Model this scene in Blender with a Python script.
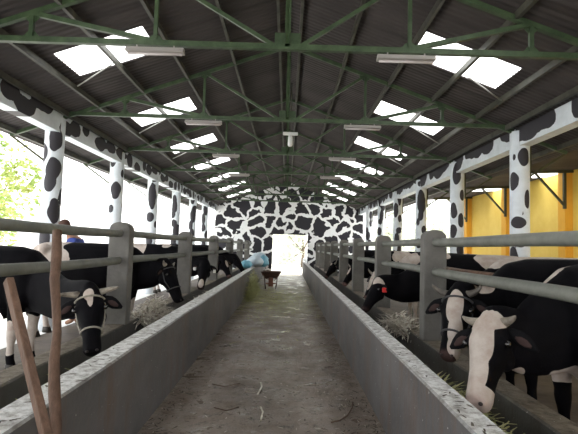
import bpy, bmesh, math, random
from mathutils import Vector, Matrix, noise

# ------------------------------------------------------------------ camera, world, light, exposure
SC = bpy.context.scene
COL = SC.collection
for o in list(bpy.data.objects):
    bpy.data.objects.remove(o, do_unlink=True)

FPX = 460.0
cam_d = bpy.data.cameras.new('camera')
cam_d.sensor_width = 36.0
cam_d.lens = FPX / 578.0 * 36.0
cam_d.clip_start = 0.05
cam_d.clip_end = 400
cam = bpy.data.objects.new('camera', cam_d)
COL.objects.link(cam)
pitch = math.atan(29 / FPX); yaw = -1.1 / FPX; roll = 0.030
fwd = Vector((math.sin(-yaw) * math.cos(pitch), math.cos(yaw) * math.cos(pitch), math.sin(pitch)))
r0 = fwd.cross(Vector((0, 0, 1))).normalized(); u0 = r0.cross(fwd).normalized()
rr = r0 * math.cos(roll) + u0 * math.sin(roll)
uu = u0 * math.cos(roll) - r0 * math.sin(roll)
M = Matrix((rr, uu, -fwd)).transposed().to_4x4()
M.translation = (0, 0, 1.5)
cam.matrix_world = M
SC.camera = cam

world = bpy.data.worlds.new('overcast_sky'); SC.world = world
world.use_nodes = True
wn = world.node_tree.nodes; wl = world.node_tree.links
wn.clear()
wo = wn.new('ShaderNodeOutputWorld'); wb = wn.new('ShaderNodeBackground')
tc = wn.new('ShaderNodeTexCoord'); sp = wn.new('ShaderNodeSeparateXYZ'); rp = wn.new('ShaderNodeValToRGB')
rp.color_ramp.elements[0].position = 0.0; rp.color_ramp.elements[0].color = (1.0, 0.98, 0.96, 1)
rp.color_ramp.elements[1].position = 0.7; rp.color_ramp.elements[1].color = (0.93, 0.97, 1.0, 1)
wl.new(tc.outputs['Generated'], sp.inputs[0]); wl.new(sp.outputs['Z'], rp.inputs[0])
wl.new(rp.outputs[0], wb.inputs['Color']); wb.inputs['Strength'].default_value = 1.0
wl.new(wb.outputs[0], wo.inputs['Surface'])

sun_d = bpy.data.lights.new('sun', 'SUN'); sun_d.energy = 4.0; sun_d.angle = math.radians(12); sun_d.color = (1, .95, .86)
sun = bpy.data.objects.new('sun', sun_d); COL.objects.link(sun)
sun.rotation_euler = (math.radians(-28), math.radians(10), 0)   # high, from beyond the end wall

SC.view_settings.view_transform = 'Standard'
SC.view_settings.look = 'None'
SC.view_settings.exposure = 2.0
SC.view_settings.gamma = 1.0
SC.view_settings.use_curve_mapping = False

R = random.Random(7)

# ------------------------------------------------------------------ helpers
class MB:
    """collects shapes into one mesh object"""
    def __init__(s): s.v = []; s.f = []; s.sm = []
    def add(s, vs, fs, smooth=False):
        b = len(s.v); s.v += [Vector(v) for v in vs]
        for f in fs: s.f.append([i + b for i in f]); s.sm.append(smooth)
    def box(s, x0, x1, y0, y1, z0, z1, rot=None, c=None):
        vs = [Vector((x, y, z)) for z in (z0, z1) for y in (y0, y1) for x in (x0, x1)]
        if rot is not None:
            c = Vector(c) if c else Vector(((x0+x1)/2, (y0+y1)/2, (z0+z1)/2))
            vs = [c + rot @ (v - c) for v in vs]
        s.add(vs, [(0,2,3,1),(4,5,7,6),(0,1,5,4),(2,6,7,3),(0,4,6,2),(1,3,7,5)])
    def bar(s, a, b, w, h=None, up=(0, 0, 1)):
        a = Vector(a); b = Vector(b); h = h or w
        d = (b - a).normalized(); u = Vector(up)
        if abs(d.dot(u)) > .95: u = Vector((0, 1, 0))
        sx = d.cross(u).normalized(); sz = sx.cross(d).normalized()
        vs = []
        for p in (a, b):
            for i, j in ((-1,-1),(1,-1),(1,1),(-1,1)): vs.append(p + sx*i*w/2 + sz*j*h/2)
        s.add(vs, [(0,1,2,3),(4,7,6,5),(0,4,5,1),(1,5,6,2),(2,6,7,3),(3,7,4,0)])
    def tube(s, pts, rad, n=10, cap=True, smooth=True):
        pts = [Vector(p) for p in pts]
        if not hasattr(rad, '__len__'): rad = [rad] * len(pts)
        rings = []; prev = None
        for i, p in enumerate(pts):
            d = (pts[min(i+1, len(pts)-1)] - pts[max(i-1, 0)]).normalized()
            if prev is None:
                prev = d.orthogonal().normalized()
            x = (prev - d * prev.dot(d)).normalized(); prev = x; y = d.cross(x)
            rings.append([p + (x * math.cos(2*math.pi*k/n) + y * math.sin(2*math.pi*k/n)) * rad[i] for k in range(n)])
        s.rings(rings, cap, smooth)
    def rings(s, rings, cap=True, smooth=True):
        n = len(rings[0]); vs = [v for r in rings for v in r]; fs = []
        for i in range(len(rings)-1):
            for k in range(n):
                fs.append((i*n+k, i*n+(k+1) % n, (i+1)*n+(k+1) % n, (i+1)*n+k))
        if cap:
            fs.append(tuple(reversed(range(n)))); m = (len(rings)-1)*n; fs.append(tuple(m+k for k in range(n)))
        s.add(vs, fs, smooth)
    def ell(s, c, r, n=12, m=8, rot=None):
        c = Vector(c); rings = []
        for i in range(m+1):
            t = math.pi * i / m; t = min(max(t, .06), math.pi - .06)
            ring = []
            for k in range(n):
                a = 2*math.pi*k/n
                v = Vector((r[0]*math.sin(t)*math.cos(a), r[1]*math.sin(t)*math.sin(a), r[2]*math.cos(t)))
                if rot is not None: v = rot @ v
                ring.append(c + v)
            rings.append(list(reversed(ring)))
        s.rings(rings)
    def build(s, name, m, parent=None, origin=(0, 0, 0), loc=None, bevel=0):
        o0 = Vector(origin)
        me = bpy.data.meshes.new(name)
        me.from_pydata([v - o0 for v in s.v], [], s.f)
        me.polygons.foreach_set('use_smooth', s.sm)
        me.update()
        bm = bmesh.new(); bm.from_mesh(me); bmesh.ops.recalc_face_normals(bm, faces=bm.faces); bm.to_mesh(me); bm.free()
        if isinstance(m, (list, tuple)):
            for q in m: me.materials.append(q)
        else: me.materials.append(m)
        o = bpy.data.objects.new(name, me); COL.objects.link(o)
        if parent is not None: o.parent = parent
        else: o.location = o0
        if bevel:
            b = o.modifiers.new('b', 'BEVEL'); b.width = bevel; b.segments = 2; b.limit_method = 'ANGLE'
        return o

def tag(o, label=None, cat=None, group=None, kind=None):
    if label: o['label'] = label
    if cat: o['category'] = cat
    if group: o['group'] = group
    if kind: o['kind'] = kind
    return o
def thing(name, loc, label, cat, group=None):
    o = bpy.data.objects.new(name, None); COL.objects.link(o); o.location = loc
    o.empty_display_size = .1
    return tag(o, label, cat, group)
def copy_tree(o, parent=None):
    c = o.copy(); COL.objects.link(c)
    if parent: c.parent = parent
    for ch in list(o.children): copy_tree(ch, c)
    return c

# ------------------------------------------------------------------ materials
def mat(name, base, rough=.7, var=None, scale=4, bump=0, bscale=30, metal=0, detail=5, spec=.4, coord='Object', stretch=(1,1,1), lo=.35, hi=.65):
    m = bpy.data.materials.new(name); m.use_nodes = True
    nt = m.node_tree; N = nt.nodes; L = nt.links
    b = N['Principled BSDF']; b.inputs['Roughness'].default_value = rough; b.inputs['Metallic'].default_value = metal
    b.inputs['Specular IOR Level'].default_value = spec
    b.inputs['Base Color'].default_value = (*base, 1)
    t = N.new('ShaderNodeTexCoord'); mp = N.new('ShaderNodeMapping'); mp.inputs['Scale'].default_value = stretch
    L.new(t.outputs[coord], mp.inputs[0])
    if var is not None:
        n = N.new('ShaderNodeTexNoise'); n.inputs['Scale'].default_value = scale; n.inputs['Detail'].default_value = detail
        n.inputs['Roughness'].default_value = .65
        L.new(mp.outputs[0], n.inputs['Vector'])
        r = N.new('ShaderNodeValToRGB'); r.color_ramp.elements[0].position = lo; r.color_ramp.elements[1].position = hi
        r.color_ramp.elements[0].color = (*base, 1); r.color_ramp.elements[1].color = (*var, 1)
        L.new(n.outputs['Fac'], r.inputs[0]); L.new(r.outputs[0], b.inputs['Base Color'])
        m['col'] = 1
    if bump:
        n2 = N.new('ShaderNodeTexNoise'); n2.inputs['Scale'].default_value = bscale; n2.inputs['Detail'].default_value = 6
        L.new(mp.outputs[0], n2.inputs['Vector'])
        bp = N.new('ShaderNodeBump'); bp.inputs['Strength'].default_value = bump; bp.inputs['Distance'].default_value = .02
        L.new(n2.outputs['Fac'], bp.inputs['Height']); L.new(bp.outputs[0], b.inputs['Normal'])
    return m

def node(nt, t, **kw):
    n = nt.nodes.new(t)
    for k, v in kw.items(): setattr(n, k, v)
    return n
def mixcol(nt, fac, a, b, bt='MIX'):
    n = nt.nodes.new('ShaderNodeMix'); n.data_type = 'RGBA'; n.blend_type = bt
    for i, x in ((0, fac), (6, a), (7, b)):
        if hasattr(x, 'node'): nt.links.new(x, n.inputs[i])
        elif i == 0: n.inputs[0].default_value = x
        else: n.inputs[i].default_value = (*x, 1)
    return n.outputs[2]
def ramp(nt, src, p0, p1, c0=(0,0,0), c1=(1,1,1)):
    r = nt.nodes.new('ShaderNodeValToRGB'); r.color_ramp.elements[0].position = p0; r.color_ramp.elements[1].position = p1
    r.color_ramp.elements[0].color = (*c0, 1); r.color_ramp.elements[1].color = (*c1, 1)
    nt.links.new(src, r.inputs[0]); return r.outputs[0]
def nz(nt, vec, scale, detail=5, rough=.6):
    n = nt.nodes.new('ShaderNodeTexNoise'); n.inputs['Scale'].default_value = scale; n.inputs['Detail'].default_value = detail
    n.inputs['Roughness'].default_value = rough; nt.links.new(vec, n.inputs['Vector']); return n.outputs['Fac']
def mapping(nt, src, s=(1,1,1), l=(0,0,0)):
    n = nt.nodes.new('ShaderNodeMapping'); n.inputs['Scale'].default_value = s; n.inputs['Location'].default_value = l
    nt.links.new(src, n.inputs[0]); return n.outputs[0]

# aisle floor: worn damp concrete with mud and dung stains
def floor_mat():
    m = mat('worn_aisle_concrete', (.2,.19,.18), .5)
    nt = m.node_tree; L = nt.links; b = nt.nodes['Principled BSDF']
    t = nt.nodes.new('ShaderNodeTexCoord'); v = t.outputs['Object']
    v1 = mapping(nt, v, (1.3, .6, 1))
    a = mixcol(nt, ramp(nt, nz(nt, v1, 1.1, 8), .35, .65), (.120,.088,.070), (.31,.255,.215))
    a = mixcol(nt, ramp(nt, nz(nt, mapping(nt, v, (1,1,1), (5,3,0)), 1.7, 9, .7), .58, .70), a, (.105,.058,.030))
    a = mixcol(nt, ramp(nt, nz(nt, mapping(nt, v, (1,1,1), (2,8,0)), 9, 10, .85), .53, .62), a, (.045,.036,.028))
    a = mixcol(nt, ramp(nt, nz(nt, mapping(nt, v, (1,.7,1), (9,1,0)), 5, 9, .8), .57, .68), a, (.40,.38,.36))
    # dirt collected along both wall feet
    s = nt.nodes.new('ShaderNodeSeparateXYZ'); L.new(v, s.inputs[0])
    ad = nt.nodes.new('ShaderNodeMath'); ad.operation = 'ADD'; ad.inputs[1].default_value = .14; L.new(s.outputs['X'], ad.inputs[0])
    ab = nt.nodes.new('ShaderNodeMath'); ab.operation = 'ABSOLUTE'; L.new(ad.outputs[0], ab.inputs[0])
    nn = nt.nodes.new('ShaderNodeMath'); nn.operation = 'MULTIPLY_ADD'; L.new(nz(nt, v, 3, 6), nn.inputs[0]); nn.inputs[1].default_value = .5; L.new(ab.outputs[0], nn.inputs[2])
    a = mixcol(nt, ramp(nt, nn.outputs[0], 1.02, 1.15), a, (.050,.038,.030))
    # fallen fodder dust around the far barrow
    sy = nt.nodes.new('ShaderNodeMapRange'); sy.inputs[1].default_value = 9.5; sy.inputs[2].default_value = 13.5; L.new(s.outputs['Y'], sy.inputs[0])
    mu = nt.nodes.new('ShaderNodeMath'); mu.operation = 'MULTIPLY'; L.new(sy.outputs[0], mu.inputs[0])
    L.new(ramp(nt, nz(nt, mapping(nt, v, (1,2.2,1)), 2.2, 8, .7), .48, .6), mu.inputs[1])
    a = mixcol(nt, mu.outputs[0], a, (.30,.27,.14))
    L.new(a, b.inputs['Base Color'])
    L.new(ramp(nt, nz(nt, v, 2.4, 7), .35, .7, (.20,.20,.20), (.70,.70,.70)), b.inputs['Roughness'])
    bp = nt.nodes.new('ShaderNodeBump'); bp.inputs['Strength'].default_value = .7; bp.inputs['Distance'].default_value = .03
    L.new(nz(nt, v, 11, 9, .7), bp.inputs['Height']); L.new(bp.outputs[0], b.inputs['Normal'])
    return m

def cement_mat(name, c0, c1, stain, top):
    m = mat(name, c0, .75); nt = m.node_tree; L = nt.links; b = nt.nodes['Principled BSDF']
    t = nt.nodes.new('ShaderNodeTexCoord'); v = t.outputs['Object']
    a = mixcol(nt, ramp(nt, nz(nt, mapping(nt, v, (1,.6,1)), 1.3, 7), .35, .65), c0, c1)
    a = mixcol(nt, ramp(nt, nz(nt, mapping(nt, v, (1,2.2,.35), (3,1,0)), 1.6, 8, .7), .5, .72), a, stain)
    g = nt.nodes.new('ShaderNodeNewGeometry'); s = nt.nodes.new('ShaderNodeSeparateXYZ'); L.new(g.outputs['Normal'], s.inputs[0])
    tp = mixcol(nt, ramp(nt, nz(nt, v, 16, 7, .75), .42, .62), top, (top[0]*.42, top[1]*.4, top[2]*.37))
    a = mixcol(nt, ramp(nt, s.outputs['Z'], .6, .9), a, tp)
    a = mixcol(nt, ramp(nt, nz(nt, mapping(nt, v, (1,1,1), (7,2,1)), 38, 3, .6), .70, .74), a, (.6,.6,.58))
    L.new(a, b.inputs['Base Color'])
    bp = nt.nodes.new('ShaderNodeBump'); bp.inputs['Strength'].default_value = .35; bp.inputs['Distance'].default_value = .02
    L.new(nz(nt, v, 22, 7), bp.inputs['Height']); L.new(bp.outputs[0], b.inputs['Normal'])
    return m

def roof_mat():
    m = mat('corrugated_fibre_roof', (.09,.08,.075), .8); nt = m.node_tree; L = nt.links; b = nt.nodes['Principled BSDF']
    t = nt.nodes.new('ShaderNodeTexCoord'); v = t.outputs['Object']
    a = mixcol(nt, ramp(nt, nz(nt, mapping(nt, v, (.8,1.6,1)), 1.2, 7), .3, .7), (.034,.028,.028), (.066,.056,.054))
    w2 = nt.nodes.new('ShaderNodeTexWave'); w2.bands_direction = 'Y'; w2.inputs['Scale'].default_value = .38; w2.inputs['Distortion'].default_value = 0
    L.new(v, w2.inputs['Vector'])
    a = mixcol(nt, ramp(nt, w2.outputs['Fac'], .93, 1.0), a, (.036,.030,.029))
    L.new(a, b.inputs['Base Color'])
    w = nt.nodes.new('ShaderNodeTexWave'); w.bands_direction = 'Y'; w.inputs['Scale'].default_value = 3.2; w.inputs['Distortion'].default_value = 0
    L.new(v, w.inputs['Vector'])
    bp = nt.nodes.new('ShaderNodeBump'); bp.inputs['Strength'].default_value = .25; bp.inputs['Distance'].default_value = .05
    L.new(w.outputs['Fac'], bp.inputs['Height']); L.new(bp.outputs[0], b.inputs['Normal'])
    return m

def skylight_mat():
    m = bpy.data.materials.new('translucent_roof_sheet'); m.use_nodes = True; nt = m.node_tree; nt.nodes.clear()
    o = nt.nodes.new('ShaderNodeOutputMaterial'); tr = nt.nodes.new('ShaderNodeBsdfTranslucent'); df = nt.nodes.new('ShaderNodeBsdfDiffuse')
    tr.inputs[0].default_value = (.93,.95,.97,1); df.inputs[0].default_value = (.8,.82,.83,1)
    mx = nt.nodes.new('ShaderNodeMixShader'); mx.inputs[0].default_value = .12
    nt.links.new(tr.outputs[0], mx.inputs[1]); nt.links.new(df.outputs[0], mx.inputs[2]); nt.links.new(mx.outputs[0], o.inputs[0])
    return m

# painted cow hide on walls: big dark cells parted by white bands
def endwall_mat():
    m = mat('cow_patch_mural', (1,1,1), .8); nt = m.node_tree; L = nt.links; b = nt.nodes['Principled BSDF']
    t = nt.nodes.new('ShaderNodeTexCoord'); v = mapping(nt, t.outputs['Object'], (1,1,1.12), (.31,0,.2))
    n = nt.nodes.new('ShaderNodeTexNoise'); n.inputs['Scale'].default_value = 2.2; n.inputs['Detail'].default_value = 2; L.new(v, n.inputs['Vector'])
    wv = nt.nodes.new('ShaderNodeMix'); wv.data_type = 'VECTOR'; wv.inputs[0].default_value = .36; L.new(v, wv.inputs[4]); L.new(n.outputs['Color'], wv.inputs[5])
    vo = nt.nodes.new('ShaderNodeTexVoronoi'); vo.feature = 'DISTANCE_TO_EDGE'; vo.inputs['Scale'].default_value = 1.95; vo.voronoi_dimensions = '3D'
    L.new(wv.outputs[1], vo.inputs['Vector'])
    wn_ = nt.nodes.new('ShaderNodeMath'); wn_.operation = 'MULTIPLY_ADD'; L.new(nz(nt, v, 3.0, 3), wn_.inputs[0]); wn_.inputs[1].default_value = -.10; L.new(vo.outputs['Distance'], wn_.inputs[2])
    f = ramp(nt, wn_.outputs[0], .035, .045)
    a = mixcol(nt, f, (.80,.82,.84), (.022,.021,.028))
    L.new(a, b.inputs['Base Color']); return m

def patch_mat():      # threshold of the 'patch' point attribute: >0 dark paint
    m = mat('cow_patch_paint', (1,1,1), .6); nt = m.node_tree; L = nt.links; b = nt.nodes['Principled BSDF']
    at = nt.nodes.new('ShaderNodeAttribute'); at.attribute_name = 'patch'
    t = nt.nodes.new('ShaderNodeTexCoord')
    f = ramp(nt, at.outputs['Fac'], .49, .51)
    w = mixcol(nt, ramp(nt, nz(nt, t.outputs['Object'], 5, 6), .4, .7), (.74,.80,.86), (.62,.68,.73))
    a = mixcol(nt, f, w, (.030,.028,.036))
    L.new(a, b.inputs['Base Color']); return m

def hide_mat():
    m = mat('cow_hide', (1,1,1), .7, spec=.05); nt = m.node_tree; L = nt.links; b = nt.nodes['Principled BSDF']
    at = nt.nodes.new('ShaderNodeAttribute'); at.attribute_name = 'white'
    pk = nt.nodes.new('ShaderNodeAttribute'); pk.attribute_name = 'pink'
    t = nt.nodes.new('ShaderNodeTexCoord'); v = t.outputs['Object']
    f = ramp(nt, at.outputs['Fac'], .49, .51)
    w = mixcol(nt, ramp(nt, nz(nt, v, 9, 6), .35, .7), (.50,.45,.41), (.36,.29,.25))
    k = mixcol(nt, ramp(nt, nz(nt, v, 4, 5), .4, .7), (.0022,.0022,.0032), (.0055,.005,.0065))
    a = mixcol(nt, f, k, w)
    a = mixcol(nt, pk.outputs['Fac'], a, (.32,.19,.17))
    L.new(a, b.inputs['Base Color'])
    bp = nt.nodes.new('ShaderNodeBump'); bp.inputs['Strength'].default_value = .25; bp.inputs['Distance'].default_value = .01
    L.new(nz(nt, mapping(nt, v, (1,1,3)), 60, 4), bp.inputs['Height']); L.new(bp.outputs[0], b.inputs['Normal'])
    b.inputs['Specular IOR Level'].default_value = .06
    return m

M_floor = floor_mat()
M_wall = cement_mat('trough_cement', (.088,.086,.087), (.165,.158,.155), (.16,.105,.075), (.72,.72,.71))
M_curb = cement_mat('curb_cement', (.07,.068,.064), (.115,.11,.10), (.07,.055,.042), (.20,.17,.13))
M_post = mat('post_concrete', (.108,.105,.098), .8, (.165,.16,.15), 3, .3, 25)
M_pipe = mat('galvanised_pipe', (.14,.147,.130), .55, (.20,.208,.185), 5, .1, 20, metal=.15)
M_roof = roof_mat()
M_sky = skylight_mat()
M_end = endwall_mat()
M_paint = patch_mat()
M_hide = hide_mat()
M_steel = mat('green_painted_steel', (.022,.042,.018), .5, (.055,.09,.042), 6)
M_purlin = mat('purlin_steel', (.036,.036,.028), .55, (.08,.078,.062), 4)
M_rod = mat('sag_rod_steel', (.30,.30,.28), .5, metal=.4)
M_batten = mat('lamp_housing_grey', (.42,.40,.38), .4, metal=.2)
M_tubeoff = mat('unlit_glass_tube', (.50,.46,.46), .25)
M_wood = mat('weathered_wood', (.085,.048,.032), .7, (.17,.10,.068), 3, .4, 20, stretch=(6,6,.7))
M_rust = mat('rusty_steel', (.13,.045,.025), .6, (.24,.09,.05), 8)
M_darkrust = mat('dark_barrow_steel', (.05,.028,.022), .55, (.10,.05,.035), 8)
M_rubber = mat('black_rubber', (.015,.015,.015), .6)
M_horn = mat('horn', (.36,.32,.26), .45, (.10,.085,.07), 9)
M_horndark = mat('dark_horn', (.05,.045,.04), .5, (.14,.12,.10), 9)
M_hoof = mat('hoof', (.03,.025,.02), .5)
M_eye = mat('cow_eye', (.004,.003,.003), .08, spec=.8)
M_nose = mat('nostril', (.02,.012,.012), .5)
M_earblack = mat('black_ear_hair', (.005,.005,.006), .8, spec=.1)
M_earpink = mat('inner_ear_skin', (.05,.032,.03), .8, spec=.1)
M_udder = mat('udder_skin', (.55,.36,.30), .6)
M_rope = mat('rope_pale', (.33,.31,.26), .8, (.22,.2,.17), 40)
M_ropedark = mat('rope_dark', (.05,.05,.055), .8)
M_redtag = mat('red_tag', (.65,.03,.03), .4)
M_whitetag = mat('white_tag', (.75,.75,.72), .5)
M_yellow = mat('yellow_painted_wall', (.85,.62,.14), .7, (.78,.54,.10), 2)
M_orange = mat('orange_painted_pilaster', (.80,.42,.04), .7, (.72,.36,.03), 2)
M_olive = mat('olive_steel', (.05,.05,.02), .6)
M_ground = mat('pale_yard_ground', (.48,.47,.45), .9, (.60,.59,.57), 2, .3, 10)
M_penfloor = mat('pen_floor', (.06,.045,.035), .7, (.11,.085,.065), 2.5, .4, 12)
M_yardwall = mat('pale_yard_wall', (.60,.60,.58), .9, (.50,.50,.48), 1.5)
M_leaf = mat('leaf_green', (.20,.34,.07), .6, (.36,.48,.14), 1.2)
M_leafy = mat('leaf_yellow_green', (.20,.32,.08), .6, (.44,.44,.14), 1.0)
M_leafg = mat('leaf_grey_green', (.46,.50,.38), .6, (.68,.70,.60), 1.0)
M_bark = mat('bark', (.12,.09,.06), .9, (.2,.16,.12), 6)
M_hay = mat('cut_green_fodder', (.26,.28,.09), .7, (.52,.50,.26), 6)
M_straw = mat('dry_pale_fodder', (.30,.25,.18), .7, (.85,.82,.74), 14)
M_litter = mat('dark_litter', (.035,.027,.02), .8, (.09,.07,.05), 9)
M_sackb = mat('blue_plastic_sheet', (.10,.36,.50), .4, (.22,.52,.66), 6)
M_sackw = mat('white_plastic_sheet', (.62,.70,.76), .45, (.45,.58,.68), 5)
M_skin = mat('person_skin', (.30,.16,.10), .6)
M_hair = mat('reddish_brown_hair', (.06,.025,.016), .6)
M_shirt = mat('blue_shirt', (.025,.045,.22), .8, (.04,.07,.30), 6)
M_trouser = mat('dark_trousers', (.02,.025,.05), .8)
M_whitecase = mat('white_lamp_case', (.72,.74,.74), .4)
M_twig = mat('brown_twig', (.09,.055,.035), .8)
M_drum = mat('pale_grey_post', (.45,.47,.48), .7, (.36,.38,.39), 3)

# ------------------------------------------------------------------ the setting
YN, YF = -4.0, 24.95
BAY = 2.87; Y0 = 4.85
PX, PZ, SL = -.06, 5.0, .36            # ridge x, ridge z, slope
def roof_z(x): return PZ - SL * abs(x - PX)

b = MB(); b.box(-1.13, .85, YN, 26.0, -.12, 0); tag(b.build('floor', M_floor), kind='structure')
b = MB(); b.box(-3.55, -1.14, YN, 25.0, -.12, .10); tag(b.build('floor_pen_left', M_penfloor), kind='structure')
b = MB(); b.box(.86, 4.9, YN, 25.0, -.12, .10); tag(b.build('floor_pen_right', M_penfloor), kind='structure')
b = MB(); b.box(-60, 60, -20, 90, -.5, -.13); tag(b.build('yard_ground', M_ground), kind='structure')

def long_wall(name, x0, x1, z0, z1, y0, y1, m, amp=.006):
    """low cement wall with slightly uneven edges"""
    n = 150; rings = []
    for i in range(n+1):
        y = y0 + (y1-y0)*i/n
        q = lambda k: noise.noise(Vector((y*1.3, k*7.1, 2.2))) * amp
        c = .012
        rings.append([Vector((x0+q(1), y, z0)), Vector((x1+q(2), y, z0)), Vector((x1+q(3), y, z1-c+q(4))), Vector((x1-c+q(3), y, z1+q(4))),
                      Vector((x0+c+q(5), y, z1+q(6))), Vector((x0+q(5), y, z1-c+q(6)))])
    bb = MB(); bb.rings(rings, smooth=False)
    return tag(bb.build(name, m), kind='structure')
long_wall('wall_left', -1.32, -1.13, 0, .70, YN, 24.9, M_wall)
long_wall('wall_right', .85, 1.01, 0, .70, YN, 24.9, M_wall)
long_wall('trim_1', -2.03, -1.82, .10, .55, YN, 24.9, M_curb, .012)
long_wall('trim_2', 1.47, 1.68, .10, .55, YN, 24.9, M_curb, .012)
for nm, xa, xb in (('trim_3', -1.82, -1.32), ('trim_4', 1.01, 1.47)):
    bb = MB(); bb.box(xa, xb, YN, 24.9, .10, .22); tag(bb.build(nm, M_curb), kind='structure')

# roof: thick sheets, open where the translucent sheets lie
XL, XR = -4.85, 4.80
SKY = [Y0 + BAY*k + 1.0 for k in range(-2, 7)]          # near edge of each translucent sheet
SKW = .80
def roof_side(name, xa, xb, s0, s1):
    bb = MB(); ys = [YN-.5]
    for s in SKY: ys += [s, s+SKW]
    ys.append(25.3)
    xs = sorted([xa, s0, s1, xb]); T = .03
    for i in range(len(ys)-1):
        for j in range(3):
            if i % 2 == 1 and j == 1: continue
            x0, x1 = xs[j], xs[j+1]
            vs = [(x0, ys[i], roof_z(x0)), (x1, ys[i], roof_z(x1)), (x1, ys[i+1], roof_z(x1)), (x0, ys[i+1], roof_z(x0))]
            vs += [(x, y, z+T) for x, y, z in vs]
            bb.add(vs, [(0,1,2,3),(4,7,6,5),(0,4,5,1),(1,5,6,2),(2,6,7,3),(3,7,4,0)])
    return tag(bb.build(name, M_roof), kind='structure')
roof_side('ceiling_left', XL, PX, -3.12, -1.98)
roof_side('ceiling_right', PX, XR, 1.74, 3.0)
# end wall with a doorway, gable shaped
DX0, DX1, DZ = -.80, 1.12, 2.12
bb = MB(); ya, yb = 24.95, 25.12
def gable(x0, x1, zb):
    xs = sorted(set([x0, x1] + ([PX] if x0 < PX < x1 else [])))
    for i in range(len(xs)-1):
        a, c = xs[i], xs[i+1]; za, zc = roof_z(a)-.02, roof_z(c)-.02
        vs = [(a, ya, zb), (c, ya, zb), (c, ya, zc), (a, ya, za), (a, yb, zb), (c, yb, zb), (c, yb, zc), (a, yb, za)]
        bb.add(vs, [(0,1,2,3),(4,7,6,5),(0,4,5,1),(1,5,6,2),(2,6,7,3),(3,7,4,0)])
gable(-3.95, DX0, -.1); gable(DX0, DX1, DZ); gable(DX1, 4.1, -.1)
tag(bb.build('wall_back', M_end), kind='structure')

# ------------------------------------------------------------------ translucent sheets
ords = ['', '', 'nearest', 'second', 'third', 'fourth', 'fifth', 'sixth', 'farthest']
for side, (s0, s1) in (('left', (-3.12, -1.98)), ('right', (1.74, 3.0))):
    for k, s in enumerate(SKY):
        if k < 2: lab = None
        m = MB(); xs = [s0 + (s1-s0)*i/14 for i in range(15)]; n = 42
        vs = []; fs = []
        for i in range(n+1):
            y = s + SKW*i/n; w = .008*math.cos(y*2*math.pi/.0765)
            for x in (s0, s1): vs.append((x, y, roof_z(x) + .012 + w))
        for i in range(n): fs.append((2*i, 2*i+1, 2*i+3, 2*i+2))
        m.add(vs, fs, True)
        o = m.build('skylight_panel', M_sky, origin=((s0+s1)/2, s+SKW/2, roof_z((s0+s1)/2)))
        if k < 2: tag(o, 'white translucent skylight sheet in the roof overhead, out of view on the %s slope' % side, 'skylight', 'translucent skylight sheets')
        else: tag(o, 'bright white skylight sheet, %s along the aisle on the %s roof slope' % (ords[k], side), 'skylight', 'translucent skylight sheets')

# ------------------------------------------------------------------ purlins
pn = {.25: 'beside the ridge', .93: 'next down from the ridge', 1.72: 'third down from the ridge', 2.47: 'running across the middle of the skylights', 3.22: 'below the lower edge of the skylights', 3.72: 'above the painted beam', 4.6: 'along the outer eave'}
for side in (-1, 1):
    for d, w in pn.items():
        x = PX + side*d
        if d == .25: x = PX + side*.17
        m = MB(); z = roof_z(x) - .045
        m.box(x-.018, x+.018, YN-.4, 24.93, z-.04, z+.04)
        m.box(x-.018, x+.026, YN-.4, 24.93, z-.046, z-.036)
        tag(m.build('purlin', M_purlin, origin=(x, 10, z)), 'long grey-green roof purlin %s, %s slope' % (w, 'left' if side < 0 else 'right'), 'purlin', 'roof purlins')

# ------------------------------------------------------------------ trusses
def truss(k, label):
    y = Y0 + BAY*k
    t = thing('roof_truss', (PX, y, 3.65), label, 'roof truss', 'green steel roof trusses')
    o = (PX, y, 3.65); cz = 3.64
    def part(name, segs, w=.05, m=M_steel):
        bb = MB()
        for a, c, ww in segs: bb.bar((a[0], y, a[1]), (c[0], y, c[1]), ww, ww)
        return bb.build(name, m, t, o)
    part('bottom_chord', [((-3.75, cz), (3.9, cz), .06)])
    for s in (-1, 1):
        rz = lambda x: roof_z(x) - .07
        xa = PX
        e = -4.75 if s < 0 else 4.7
        part('rafter', [((PX, rz(PX)), (e, rz(e)), .055)])
        q1 = -1.49 if s < 0 else 1.26; q2 = -2.83 if s < 0 else 2.58
        part('web_post', [((q1, cz), (q1, rz(q1)), .04)])
        part('web_post', [((q2, cz), (q2, rz(q2)), .045)])
        part('web_diagonal', [((q1, rz(q1)), (PX + s*.12, cz), .04)])
        part('web_diagonal', [((q2, rz(q2)), (q1, cz+.02), .05)])
        for (gx, gz) in ((q1, cz), (q2, cz), (q2, rz(q2)), (q1, rz(q1))):
            bb = MB(); dd = .09 if gz == cz else -.09
            bb.add([(gx-.12, y-.005, gz), (gx+.12, y-.005, gz), (gx+.04, y-.005, gz+dd), (gx-.04, y-.005, gz+dd),
                    (gx-.12, y+.005, gz), (gx+.12, y+.005, gz), (gx+.04, y+.005, gz+dd), (gx-.04, y+.005, gz+dd)],
                   [(0,1,2,3),(4,7,6,5),(0,4,5,1),(1,5,6,2),(2,6,7,3),(3,7,4,0)])
            bb.build('gusset_plate', M_steel, t, o)
        # outrigger strut from the column's outer face up to the eave
        cx = -4.12 if s < 0 else 4.08
        part('outrigger_strut', [((cx, 2.80), (e, rz(e)), .032)], m=M_olive)
        part('outrigger_strut', [((cx, 2.75), (cx, rz(cx)), .035)], m=M_olive)
    part('king_post', [((PX, cz), (PX, roof_z(PX)-.13), .06)])
    bb = MB(); bb.box(PX-.14, PX+.14, y-.006, y+.006, cz-.03, cz+.16); bb.build('gusset_plate', M_steel, t, o)
    return t
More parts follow.
